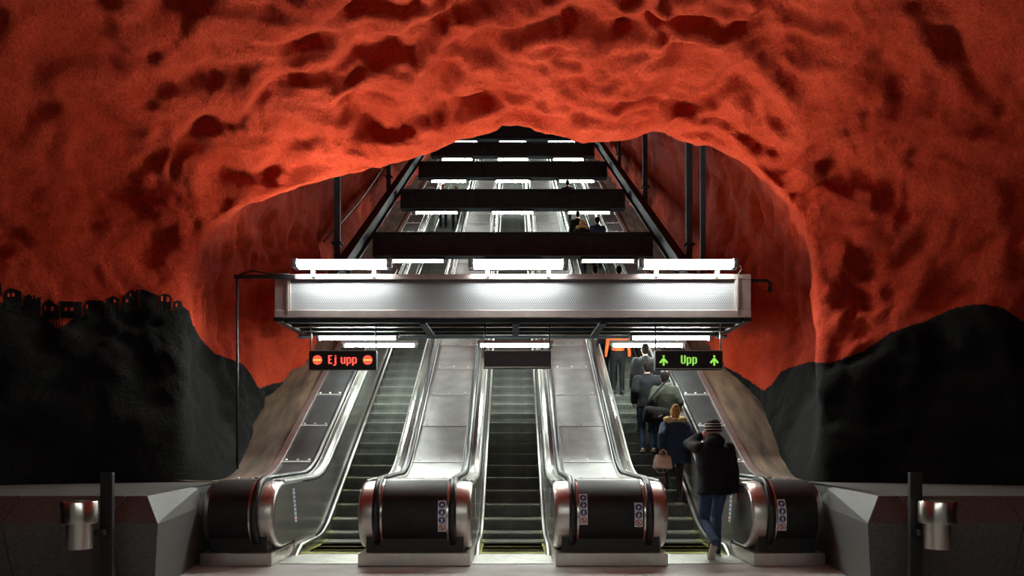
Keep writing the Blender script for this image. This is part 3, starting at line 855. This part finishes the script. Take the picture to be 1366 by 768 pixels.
# thin pole and bracket left of the gantry
o = empty('stay_pole', (-4.52, 12.55, 0.9), 'thin black vertical pole with a side arm left of the front gantry', 'pole')
MB().tube([(0, 0, 0), (0, 0, wz(369, 12.55)-0.9)], 0.022, 8).build('pole', M['black'], o, True)
zt = wz(369, 12.55)-0.9
MB().box(-0.05, 0.95, -0.025, 0.025, zt-0.03, zt+0.03).build('arm', M['black'], o)
MB().tube([(0.05, 0, zt+0.04), (0.25, 0, zt+0.10), (0.5, 0, zt+0.05), (0.85, 0, zt+0.04)], 0.013, 6).build('cable', M['black'], o, True)
MB().box(-0.05, 0.05, -0.05, 0.05, 0, 0.03).build('foot_plate', M['black'], o)
o = empty('wall_stub', (3.93, 12.75, wz(373, 12.7)), 'short black pipe stub at the top right corner of the front gantry', 'pipe')
MB().tube([(0, 0, 0), (0.30, 0, 0), (0.36, 0, -0.04), (0.36, 0, -0.16)], 0.03, 8).build('pipe', M['black'], o, True)
MB().lathe([(0.05, -0.19), (0.05, -0.16)], (0.36, 0, 0), 12).build('end_flange', M['black'], o)

# ------------------------------------------------------------------ display signs
FONT = {
 'E': ['11111','11000','11000','11000','11110','11000','11000','11000','11111','00000','00000'],
 'j': ['0011','0000','0011','0011','0011','0011','0011','0011','0011','0011','1110'],
 'u': ['000000','000000','110011','110011','110011','110011','110011','110011','011111','000000','000000'],
 'p': ['000000','000000','111110','110011','110011','110011','110011','110011','111110','110000','110000'],
 'U': ['110011','110011','110011','110011','110011','110011','110011','110011','011110','000000','000000'],
}
def sign(xl, xr, zb, zt, d, word, mat_led, icon, lab):
    W, H = xr-xl, zt-zb
    o = empty('display_sign', ((xl+xr)/2, d, zb), lab, 'sign', 'hanging signs below the front gantry')
    MB().box(-W/2, W/2, 0, 0.14, 0, H).build('case', M['sign'] if word else M['sign_off'], o, bevel=0.006)
    MB().box(-W/2+0.01, W/2-0.01, 0.0, 0.13, H, H+0.012).build('top_cap', M['steel'], o)
    if icon != 'stop': MB().box(-W/2+0.02, W/2-0.02, -0.012, 0.0, 0.012, 0.024).build('lower_trim', M['steel'], o)
    for s in (-1, 1):
        MB().tube([(s*(W/2-0.02), 0.07, H), (s*(W/2-0.02), 0.07, 3.64-zb)], 0.013, 8).build('hanger_rod', M['steel'] if (icon == 'stop') == (s < 0) and word else M['black'], o, True)
    if not word:
        return
    cell = H*0.042; cz = H*0.050
    mb = MB()
    total = sum(len(FONT[c][0])+1.2 if c != ' ' else 4.5 for c in word)-1.2
    x = -total*cell/2; z0 = H*0.77
    def dot(x, z, mi=0):
        h = cell*0.5
        mb.box(x-h, x+h, -0.007, -0.001, z-cz*0.5, z+cz*0.5, mi)
    for c in word:
        if c == ' ': x += 4.5*cell; continue
        for r, line in enumerate(FONT[c]):
            for q, bit in enumerate(line):
                if bit == '1': dot(x+(q+0.5)*cell, z0-(r+0.5)*cz)
        x += (len(FONT[c][0])+1.2)*cell
    mb.build('lettering', [mat_led], o)
    for s in (-1, 1):
        mb = MB(); cx_ = s*W*(0.372 if icon == 'stop' else 0.375); cz = H*0.52
        if icon == 'stop':
            R = H*0.245; n = 13; c2 = 2*R/n
            for i in range(n):
                for j in range(n):
                    a, b = (i-(n-1)/2)*c2, (j-(n-1)/2)*c2
                    if a*a+b*b > R*R*1.02: continue
                    bar = abs(b) < R*0.26 and abs(a) < R*0.80
                    edge = R*0.26 <= abs(b) < R*0.34 and abs(a) < R*0.8
                    if edge: continue
                    mb.box(cx_+a-c2*.5, cx_+a+c2*.5, -0.007, -0.001, cz+b-c2*.5, cz+b+c2*.5, 1 if bar else 0)
            mb.build('stop_symbol', [M['led_red'], M['led_amber']], o)
        else:
            u_ = H*0.56/11
            mb.box(cx_-u_, cx_+u_, -0.007, -0.001, H*0.77-2*u_, H*0.77)
            pat = ['000011000000','000111100000'] 
            top = H*0.77-2.6*u_
            for r in range(5):
                for s2 in (-1, 1):
                    xx = cx_+s2*(r*0.85)*u_
                    mb.box(xx-u_*0.9, xx+u_*0.9, -0.007, -0.001, top-(r+2.0)*u_*0.95, top-r*u_*0.95)
            mb.box(cx_-u_, cx_+u_, -0.0075, -0.0015, top-8.2*u_, top-1.0*u_)
            mb.build('up_arrow', [M['led_green']], o)
SD = 12.82
sign(wx(412,SD), wx(502,SD), wz(493,SD), wz(468,SD), SD, 'Ej upp', M['led_red'], 'stop', 'hanging display sign reading Ej upp in red lights')
sign(wx(874,SD), wx(964,SD), wz(493,SD), wz(468,SD), SD, 'Upp', M['led_green'], 'up', 'hanging display sign reading Upp in green lights')
sign(wx(645,SD), wx(735,SD), wz(491,SD), wz(468,SD), SD, None, None, 'none', 'unlit dark hanging sign above the middle escalator')

# ------------------------------------------------------------------ people
tex = bpy.data.textures.new('cloth_folds', 'CLOUDS'); tex.noise_scale = 0.11; tex.noise_depth = 2
tex_fur = bpy.data.textures.new('fur_tufts', 'CLOUDS'); tex_fur.noise_scale = 0.025; tex_fur.noise_depth = 3
def ik(a, c, l1, l2, pole):
    a, c = Vector(a), Vector(c); v = c-a; L_ = v.length
    if L_ > (l1+l2)*0.995: c = a+v*((l1+l2)*0.995/L_); v = c-a; L_ = v.length
    t = v.normalized(); x = (l1*l1-l2*l2+L_*L_)/(2*L_); h = math.sqrt(max(0, l1*l1-x*x))
    p = Vector(pole); p = (p-t*p.dot(t)).normalized()
    return a+t*x+p*h, c
def limb(mb, pts, rs, n=12):
    # densify so joints stay round
    P = []; R = []
    for i in range(len(pts)-1):
        for k in range(5):
            t = k/5; P.append(Vector(pts[i]).lerp(Vector(pts[i+1]), t)); R.append(rs[i]*(1-t)+rs[i+1]*t)
    P.append(Vector(pts[-1])); R.append(rs[-1])
    mb.tube(P, R, n)
    for p, r in zip(pts, rs): mb.ell(p, r, r, r, n, 8)
def torso(mb, rings, lean, twist=0.0):
    out = []
    for z, rx, ry, oy in rings:
        yy = oy+lean*(z-0.92)
        out.append([(rx*math.copysign(abs(math.cos(q))**0.85, math.cos(q)), yy+ry*math.copysign(abs(math.sin(q))**0.85, math.sin(q)), z) for q in [2*math.pi*k/20 for k in range(20)]])
    mb.loft(out)
def cloth(mb, name, m, parent, vox, fold=0.010, smooth=4, texture=None):
    o = mb.build(name, m, parent, True)
    r = o.modifiers.new('remesh', 'REMESH'); r.mode = 'VOXEL'; r.voxel_size = vox; r.use_smooth_shade = True
    s = o.modifiers.new('smooth', 'SMOOTH'); s.iterations = smooth; s.factor = 0.5
    if fold:
        d = o.modifiers.new('folds', 'DISPLACE'); d.texture = texture or tex; d.strength = fold; d.mid_level = 0.5
        d.texture_coords = 'LOCAL'
    return o
def hand(mb, wrist, direction, palm_n, thumb_side, curl=0.5):
    """palm and five fingers; direction: from wrist to fingertips"""
    d = Vector(direction).normalized(); n = Vector(palm_n); n = (n-d*n.dot(d)).normalized(); s = d.cross(n).normalized()*thumb_side
    w0 = Vector(wrist)
    ring = []
    for t, hw, ht in ((0, .026, .019), (.03, .036, .017), (.07, .042, .015), (.092, .040, .012)):
        c = w0+d*t
        ring.append([c+s*hw*math.cos(q)+n*ht*math.sin(q) for q in [2*math.pi*k/10 for k in range(10)]])
    mb.loft(ring)
    for k, (off, ln) in enumerate(((.030, .070), (.010, .078), (-.011, .072), (-.030, .056))):
        p = w0+d*.085+s*off; a = 0.15; pts = [p]
        for j in range(3):
            a += curl*(0.5 if j == 0 else 0.75)
            pts.append(pts[-1]+(d*math.cos(a)+n*math.sin(a))*ln*(0.45, 0.32, 0.26)[j])
        mb.tube(pts, [.0095, .009, .0082, .006], 8)
    p = w0+d*.028+s*.030
    pts = [p, p+(d*.6+s*.7+n*.25).normalized()*.036, p+(d*.6+s*.7+n*.25).normalized()*.036+(d*.9+s*.2+n*.4).normalized()*.03]
    pts.append(pts[-1]+(d*.9+n*.5).normalized()*.024)
    mb.tube(pts, [.013, .012, .0105, .007], 8)

def person(loc, label, scale=1.0, rz=0.0, lean=0.05, feet=((-0.10, 0, 0), (0.10, 0, 0)), hipz=0.92, hands=(None, None), toe=(0, 0), head_turn=0.0,
           top='blackcloth', legs='blackcloth', hair='hair_dark', coat_hem=0.80, shoes='st_black', hat=False, hood=None, detail=2, sole=None, elbow_out=(0.0, 0.0), bulk=1.0, stripe=False, facing_note=None, group='people riding the right escalator', poles=(None, None), hips_y=0.0, ponytail=False, hi_hem=None):
    o = empty('person', loc, label, 'person', group); o.rotation_euler = (0, 0, rz); o.scale = (scale,)*3
    vox = (0.03, 0.022, 0.0125)[detail]
    hz = hipz
    hips = [Vector((s*0.09, hips_y, hz)) for s in (-1, 1)]
    ank = []; kne = []
    for i in (0, 1):
        f = Vector(feet[i]); a = f+Vector((0, 0, 0.085))
        if toe[i]: a = f+Vector((0, -0.02-0.03*toe[i], 0.085+0.14*toe[i]))
        k, a2 = ik(hips[i], a, 0.43, 0.43, (0.08*(-1 if i == 0 else 1), 1, 0)); kne.append(k); ank.append(a2)
    dz = hz-0.92
    def S(z): return z+dz
    def Y(z): return hips_y+lean*(z-0.92)
    sh = [Vector((s*0.185, Y(1.42), S(1.42))) for s in (-1, 1)]
    elb = []; wri = []
    for i, s in ((0, -1), (1, 1)):
        h = hands[i] or (s*0.27, Y(0.95)+0.05, S(0.88))
        e, w_ = ik(sh[i], h, 0.29, 0.27, poles[i] or (s*(0.35+elbow_out[i]), -1, -0.25)); elb.append(e); wri.append(w_)
    hc = Vector((0, Y(1.63)+0.015, S(1.635)))
    # body: one continuous figure under the clothes
    mb = MB()
    def T(rings): return [(S(z), rx, ry, oy+hips_y) for z, rx, ry, oy in rings]
    def torso2(m_, rings):
        out = []
        for z, rx, ry, oy in rings:
            yy = hips_y+oy+lean*(z-0.92)
            out.append([(rx*math.copysign(abs(math.cos(q))**0.85, math.cos(q)), yy+ry*math.copysign(abs(math.sin(q))**0.85, math.sin(q)), S(z)) for q in [2*math.pi*k/20 for k in range(20)]])
        m_.loft(out)
    torso2(mb, [(0.84, .13, .09, 0), (0.92, .155, .105, -.01), (1.05, .135, .095, 0), (1.22, .155, .105, 0), (1.36, .17, .10, -.01), (1.43, .13, .08, 0), (1.47, .06, .06, .0)])
    limb(mb, [(0, Y(1.42), S(1.42)), (0, Y(1.52)+.005, S(1.53))], [.06, .055])
    Rz = Matrix.Rotation(head_turn, 3, 'Z')
    mb.ell(hc+Vector((0, 0, .015)), .077, .096, .108, 16, 12, rot=Rz)
    mb.ell(hc+Rz@Vector((0, .03, -.055)), .055, .06, .06, 12, 8)
    mb.ell(hc+Rz@Vector((0, .105, -.012)), .013, .020, .026, 8, 6)
    for s in (-1, 1):
        mb.ell(hc+Rz@Vector((s*.080, -.005, -.005)), .012, .022, .032, 8, 6)
        i = 0 if s < 0 else 1
        limb(mb, [hips[i], kne[i], ank[i]], [.078, .052, .036])
        limb(mb, [sh[i], elb[i], wri[i]], [.045, .036, .024])
        mb.ell(ank[i]+Vector((0, .05, -.04)), .035, .09, .03, 10, 6)
    bo = cloth(mb, 'body', M['skin'], o, max(vox*0.9, 0.011), 0, 3)
    if detail >= 1:
        hm = MB()
        for i, s in ((0, -1), (1, 1)):
            dr = (wri[i]-elb[i]).normalized()
            raised = wri[i].z > S(1.3)
            hand(hm, wri[i]-dr*0.01, dr, Vector((-s, 0.2, 0)) if not raised else Vector((-s, 0.5, 0.1)), -s if not raised else s, 0.75 if raised else 0.45)
        hm.build('hands', M['skin'], bo, True)
        fm = MB()
        for s in (-1, 1): fm.ell(hc+Rz@Vector((s*.030, .088, .012)), .011, .008, .007, 8, 6)
        fm.build('eyes', M['st_black'], bo, True)
        MB().ell(hc+Rz@Vector((0, .091, -.055)), .024, .006, .006, 8, 6).build('mouth', M['st_red'], bo, True)
    # trousers
    mb = MB()
    torso2(mb, [(0.80, .10, .07, 0), (0.86, .158, .110, -.008), (0.94, .168, .118, -.01), (1.04, .150, .108, 0)])
    k_ = 0.88 if legs == 'legging' else 1.0
    for i in (0, 1): limb(mb, [hips[i], kne[i], ank[i]+(kne[i]-ank[i])*0.02], [.094*k_, .069*k_, .056*k_])
    tr = cloth(mb, 'trousers', M[legs], o, vox, 0.014 if detail else 0)
    if stripe:
        for i, s in ((0, -1), (1, 1)):
            q = [hips[i]+Vector((s*.080, -.03, -.1)), kne[i]+Vector((s*.055, -.03, 0)), ank[i]+Vector((s*.044, -.02, .06))]
            MB().tube(q, 0.008, 6).build('side_stripe', M['pink'], tr, True)
    # coat
    mb = MB(); h = coat_hem; B = bulk
    rings = [(h, .192*B, .150*B, -.01), (h+.02, .195*B, .152*B, -.01)]
    if h < 1.0: rings.append((1.04, .180*B, .138*B, 0))
    rings += [(1.20, .196*B, .142*B, 0), (1.34, .208*B, .136*B, -.008), (1.42, .190*B, .112*B, 0), (1.47, .115, .088, 0), (1.52, .075, .073, .0)]
    torso2(mb, rings)
    for i in (0, 1):
        limb(mb, [sh[i]+Vector((0, 0, -.01)), elb[i], wri[i]+(elb[i]-wri[i])*0.03], [.078*B, .064*B, .050*B])
    ct = cloth(mb, 'coat', M[top], o, vox, 0.022 if detail else 0)
    # shoes
    for i in (0, 1):
        a = ank[i]; f = Vector(feet[i]); tl = toe[i]
        ang = -1.05*tl
        R = Matrix.Rotation(ang, 3, 'X')
        pv = Vector((f.x, f.y+0.12, f.z+0.01)) if tl else Vector((f.x, f.y, f.z))
        def sp(p):
            p = Vector(p)
            if tl: return pv+R@(p-Vector((0, 0.12, 0.01)))
            return Vector((f.x, f.y, f.z))+p
        def ring(y, hw, z0, z1): return [sp((hw*math.cos(q), y, (z0+z1)/2+(z1-z0)/2*math.sin(q))) for q in [2*math.pi*k/12 for k in range(12)]]
        s1 = MB().loft([ring(-.085, .022, .03, .085), ring(-.070, .036, .022, .115), ring(-.01, .040, .022, .115), ring(.05, .044, .022, .085), ring(.12, .046, .022, .065), ring(.165, .034, .022, .050), ring(.18, .012, .025, .038)]).build('shoe', M[shoes], o, True)
        def sring(z, g): return [sp((g*w_, y, z)) for y, w_ in ((-.09,.02),(-.075,.036),(0,.038),(.06,.044),(.12,.048),(.165,.036),(.185,.012),(.185,-.012),(.165,-.036),(.12,-.048),(.06,-.044),(0,-.038),(-.075,-.036),(-.09,-.02))]
        MB().loft([sring(0.0, 1), sring(0.028, 1.02)]).build('sole', M[sole or 'st_black'], s1)
    # head wear / hair
    if hat:
        c = hc+Vector((0, -.008, .032))
        mb = MB(); mb.lathe([(.100, -.028), (.104, .01), (.100, .05), (.080, .088), (.045, .112), (.012, .120)], c, 24)
        bn = mb.build('beanie', M['blackcloth'], o, True)
        for zz, rr in ((-.018, .103), (.020, .1055), (.052, .1010)):
            MB().lathe([(rr-.004, -.006), (rr+.003, -.004), (rr+.003, .004), (rr-.004, .006)], c+Vector((0, 0, zz)), 24).build('stripe', M['white'], bn, True)
        MB().lathe([(.103, -.045), (.110, -.040), (.110, -.024), (.103, -.020)], c, 24).build('cuff', M['blackcloth'], bn, True)
    else:
        mb = MB(); mb.ell(hc+Rz@Vector((0, -.022, .035)), .090, .098, .100, 16, 10); mb.ell(hc+Rz@Vector((0, -.050, -.02)), .076, .062, .085, 12, 8)
        if ponytail:
            mb.ell(hc+Rz@Vector((0.0, -.05, .12)), .065, .055, .055, 12, 8)
            for q in range(7): mb.ell(hc+Rz@Vector((.05*math.cos(q), -.06+.03*math.sin(q*2), .085+.02*math.sin(q*3))), .03, .03, .03, 8, 6)
        cloth(mb, 'hair', M[hair], o, max(vox, .014), 0.012, 2, tex_fur)
    if hood:
        mb = MB()
        c = Vector((0, Y(1.47)-.085, S(1.475)))
        if hood == 'fur':
            pts = [c+Vector((.150*math.cos(q), .085+.115*math.sin(q), .045+.05*math.sin(q+math.pi)*-1*.4)) for q in [2*math.pi*k/20 for k in range(21)]]
            for p in pts: mb.ell(p, .066, .062, .060, 8, 6)
            cloth(mb, 'fur_collar', M['fur'], ct, .012, 0.045, 1, tex_fur)
            m2 = MB(); m2.ell(c+Vector((0, -.015, -.035)), .135, .075, .085, 14, 10); cloth(m2, 'hood', M[top], ct, .014, 0.015)
        else:
            m2 = MB(); m2.ell(c+Vector((0, .00, .02)), .130, .085, .085, 14, 10); m2.ell(c+Vector((0, .05, .07)), .100, .075, .06, 14, 10)
            cloth(m2, 'hood', M[top], ct, .014, 0.02)
    return o

def K(k): return 11.96+0.38*k, z_step(11.96+0.38*k)

# man with beanie, walking onto the right escalator, left hand at his ear
person((2.735, 10.40, 0.006), 'person in black hooded jacket, jeans and striped beanie walking onto the right escalator', 1.08, 0.06, 0.04,
       feet=((-0.08, -0.26, 0.012), (0.09, 0.16, 0)), hipz=0.885, hands=((-0.135, 0.07, 1.535), (0.272, -0.06, 0.77)), toe=(1, 0), head_turn=0.35,
       top='blackcloth', legs='denim', hat=True, hood='cloth', sole='white', coat_hem=0.83, bulk=1.10, poles=((-0.45, 0.8, -0.6), None), detail=2)
d, z = K(3)
person((2.83, d+0.10, z), 'person in navy parka with fur collar and fair hair tied up on the right escalator', 0.965, 0.0, 0.05,
       feet=((-0.09, 0.38, 0.218), (0.05, 0.0, 0.0)), hipz=0.91, hands=((-0.27, 0.06, 1.00), (0.26, 0.20, 1.02)), top='navy', legs='legging', hair='hair_fair',
       coat_hem=0.74, hood='fur', sole='white', ponytail=True, stripe=True, bulk=1.2, detail=2, hips_y=0.1)
# her handbag
def handbag(x, y, z):
    o = empty('handbag', (x, y, z), 'beige leather handbag hanging from the hand of the navy parka wearer', 'bag')
    mb = MB()
    mb.loft([[(sx*w_*0.5, sy*t*0.5, zz) for sx, sy in ((-1,-1),(1,-1),(1,1),(-1,1))] for w_, t, zz in ((.30,.13,0),(.32,.14,.03),(.30,.11,.15),(.27,.05,.235))])
    bd = mb.build('bag_body', M['beige'], o, bevel=0.015)
    for s in (-1, 1):
        MB().tube([(-.075, s*.025, .20), (-.06, s*.02, .29), (0, s*.012, .335), (.06, s*.02, .29), (.075, s*.025, .20)], 0.009, 8).build('handle', M['beige'], o, True)
    MB().tube([(-.14, 0, .19), (-.19, -.02, .03), (-.10, -.05, -.07), (.03, -.05, -.06), (.13, -.03, .04), (.13, 0, .19)], 0.006, 6).build('strap', M['white'], o, True)
    MB().box(-.12, .12, -.078, -.070, .10, .112).build('flap_seam', M['beige'], o)
    o.rotation_euler = (0, 0.06, 0.35)
handbag(2.56, 13.10, 1.125)
d, z = K(6)
person((2.87, d+0.08, z), 'person in olive jacket and dark short hair with a black shoulder bag', 1.0, 0.0, 0.07,
       feet=((-0.09, 0.0, 0), (0.09, 0.38, 0.212)), hipz=0.93, hands=((-0.28, 0.10, 0.98), (0.24, 0.25, 1.05)), top='olive', legs='blackcloth', coat_hem=0.78, bulk=1.12, detail=1, hips_y=0.08)
def shoulder_bag(x, y, z):
    o = empty('shoulder_bag', (x, y, z), 'black sports shoulder bag on the back of the olive jacket wearer', 'bag')
    mb = MB(); n = 10
    mb.loft([[(xx, .11*k*math.cos(q), .16*k*math.sin(q)+.16) for q in [2*math.pi*j/14 for j in range(14)]] for xx, k in ((-.24,.55),(-.22,.9),(-.1,1),(.1,1),(.22,.9),(.24,.55))])
    mb.build('bag_body', M['blackcloth'], o, True)
    MB().tube([(-.20, .03, .28), (-.12, .10, .45), (.12, .16, .78), (.24, .20, .86)], 0.018, 8).build('strap', M['blackcloth'], o, True)
    MB().box(-.09, .09, -.118, -.105, .10, .20).build('front_pocket', M['legging'], o, bevel=.01)
    MB().tube([(.01, -.122, .135), (.05, -.122, .150), (.085, -.122, .172)], 0.005, 6).build('curved_emblem', M['white'], o)
    o.rotation_euler = (0, 0.12, 0.1)
shoulder_bag(2.62, 14.08, 1.92)
d, z = K(7)
person((2.60, d+0.08, z), 'person in black jacket and blue jeans standing beside the olive jacket wearer', 1.02, 0.0, 0.10, top='blackcloth', legs='denim', coat_hem=0.86,
       hands=((-0.26, 0.10, 0.98), (0.22, 0.24, 1.02)), shoes='beige', bulk=1.12, detail=1)
d, z = K(9)
person((2.68, d+0.05, z), 'person all in black above the jeans wearer, head hidden behind the gantry', 1.02, 0.0, 0.06, top='blackcloth', coat_hem=0.72, bulk=1.15, detail=0)
d, z = K(13)
person((2.33, d+0.05, z), 'person in orange jacket higher up the right escalator, cut off by the gantry', 0.98, 0.0, 0.05, top='orange', legs='blackcloth', coat_hem=0.98, bulk=0.8, detail=0)
d, z = K(14)
person((2.22, d+0.05, z), 'person in black trousers left of the orange jacket, cut off by the gantry', 1.0, 0.0, 0.05, top='blackcloth', detail=0)
def far(x, d0, label, **kw):
    k = round((d0-11.96)/0.38); d, z = K(k)
    grp = kw.pop('group', 'people high up the escalators')
    person((x, d+0.06, z), label, kw.pop('scale', 1.0), kw.pop('rz', 0.0), 0.04, detail=0, group=grp, **kw)
far(2.20, 20.3, 'dark haired person in black seen just above the front gantry, left one')
far(2.83, 20.5, 'person in black coat seen just above the front gantry, right one', bulk=1.15)
far(2.26, 25.0, 'person in dark coat and fair hair in the gap below the second cross beam', hair='hair_fair', hood='fur')
far(2.22, 26.2, 'person in black behind the fair haired one below the second cross beam')
far(2.80, 25.2, 'person in navy jacket and dark hair in the gap below the second cross beam', top='navy', bulk=1.1)
far(2.22, 30.8, 'person in black on the right in the gap below the third cross beam')
far(-2.22, 29.8, 'person in black coming down on the left below the third cross beam', rz=math.pi)
far(-2.75, 30.2, 'person in dark coat coming down at the far left below the third cross beam', rz=math.pi)
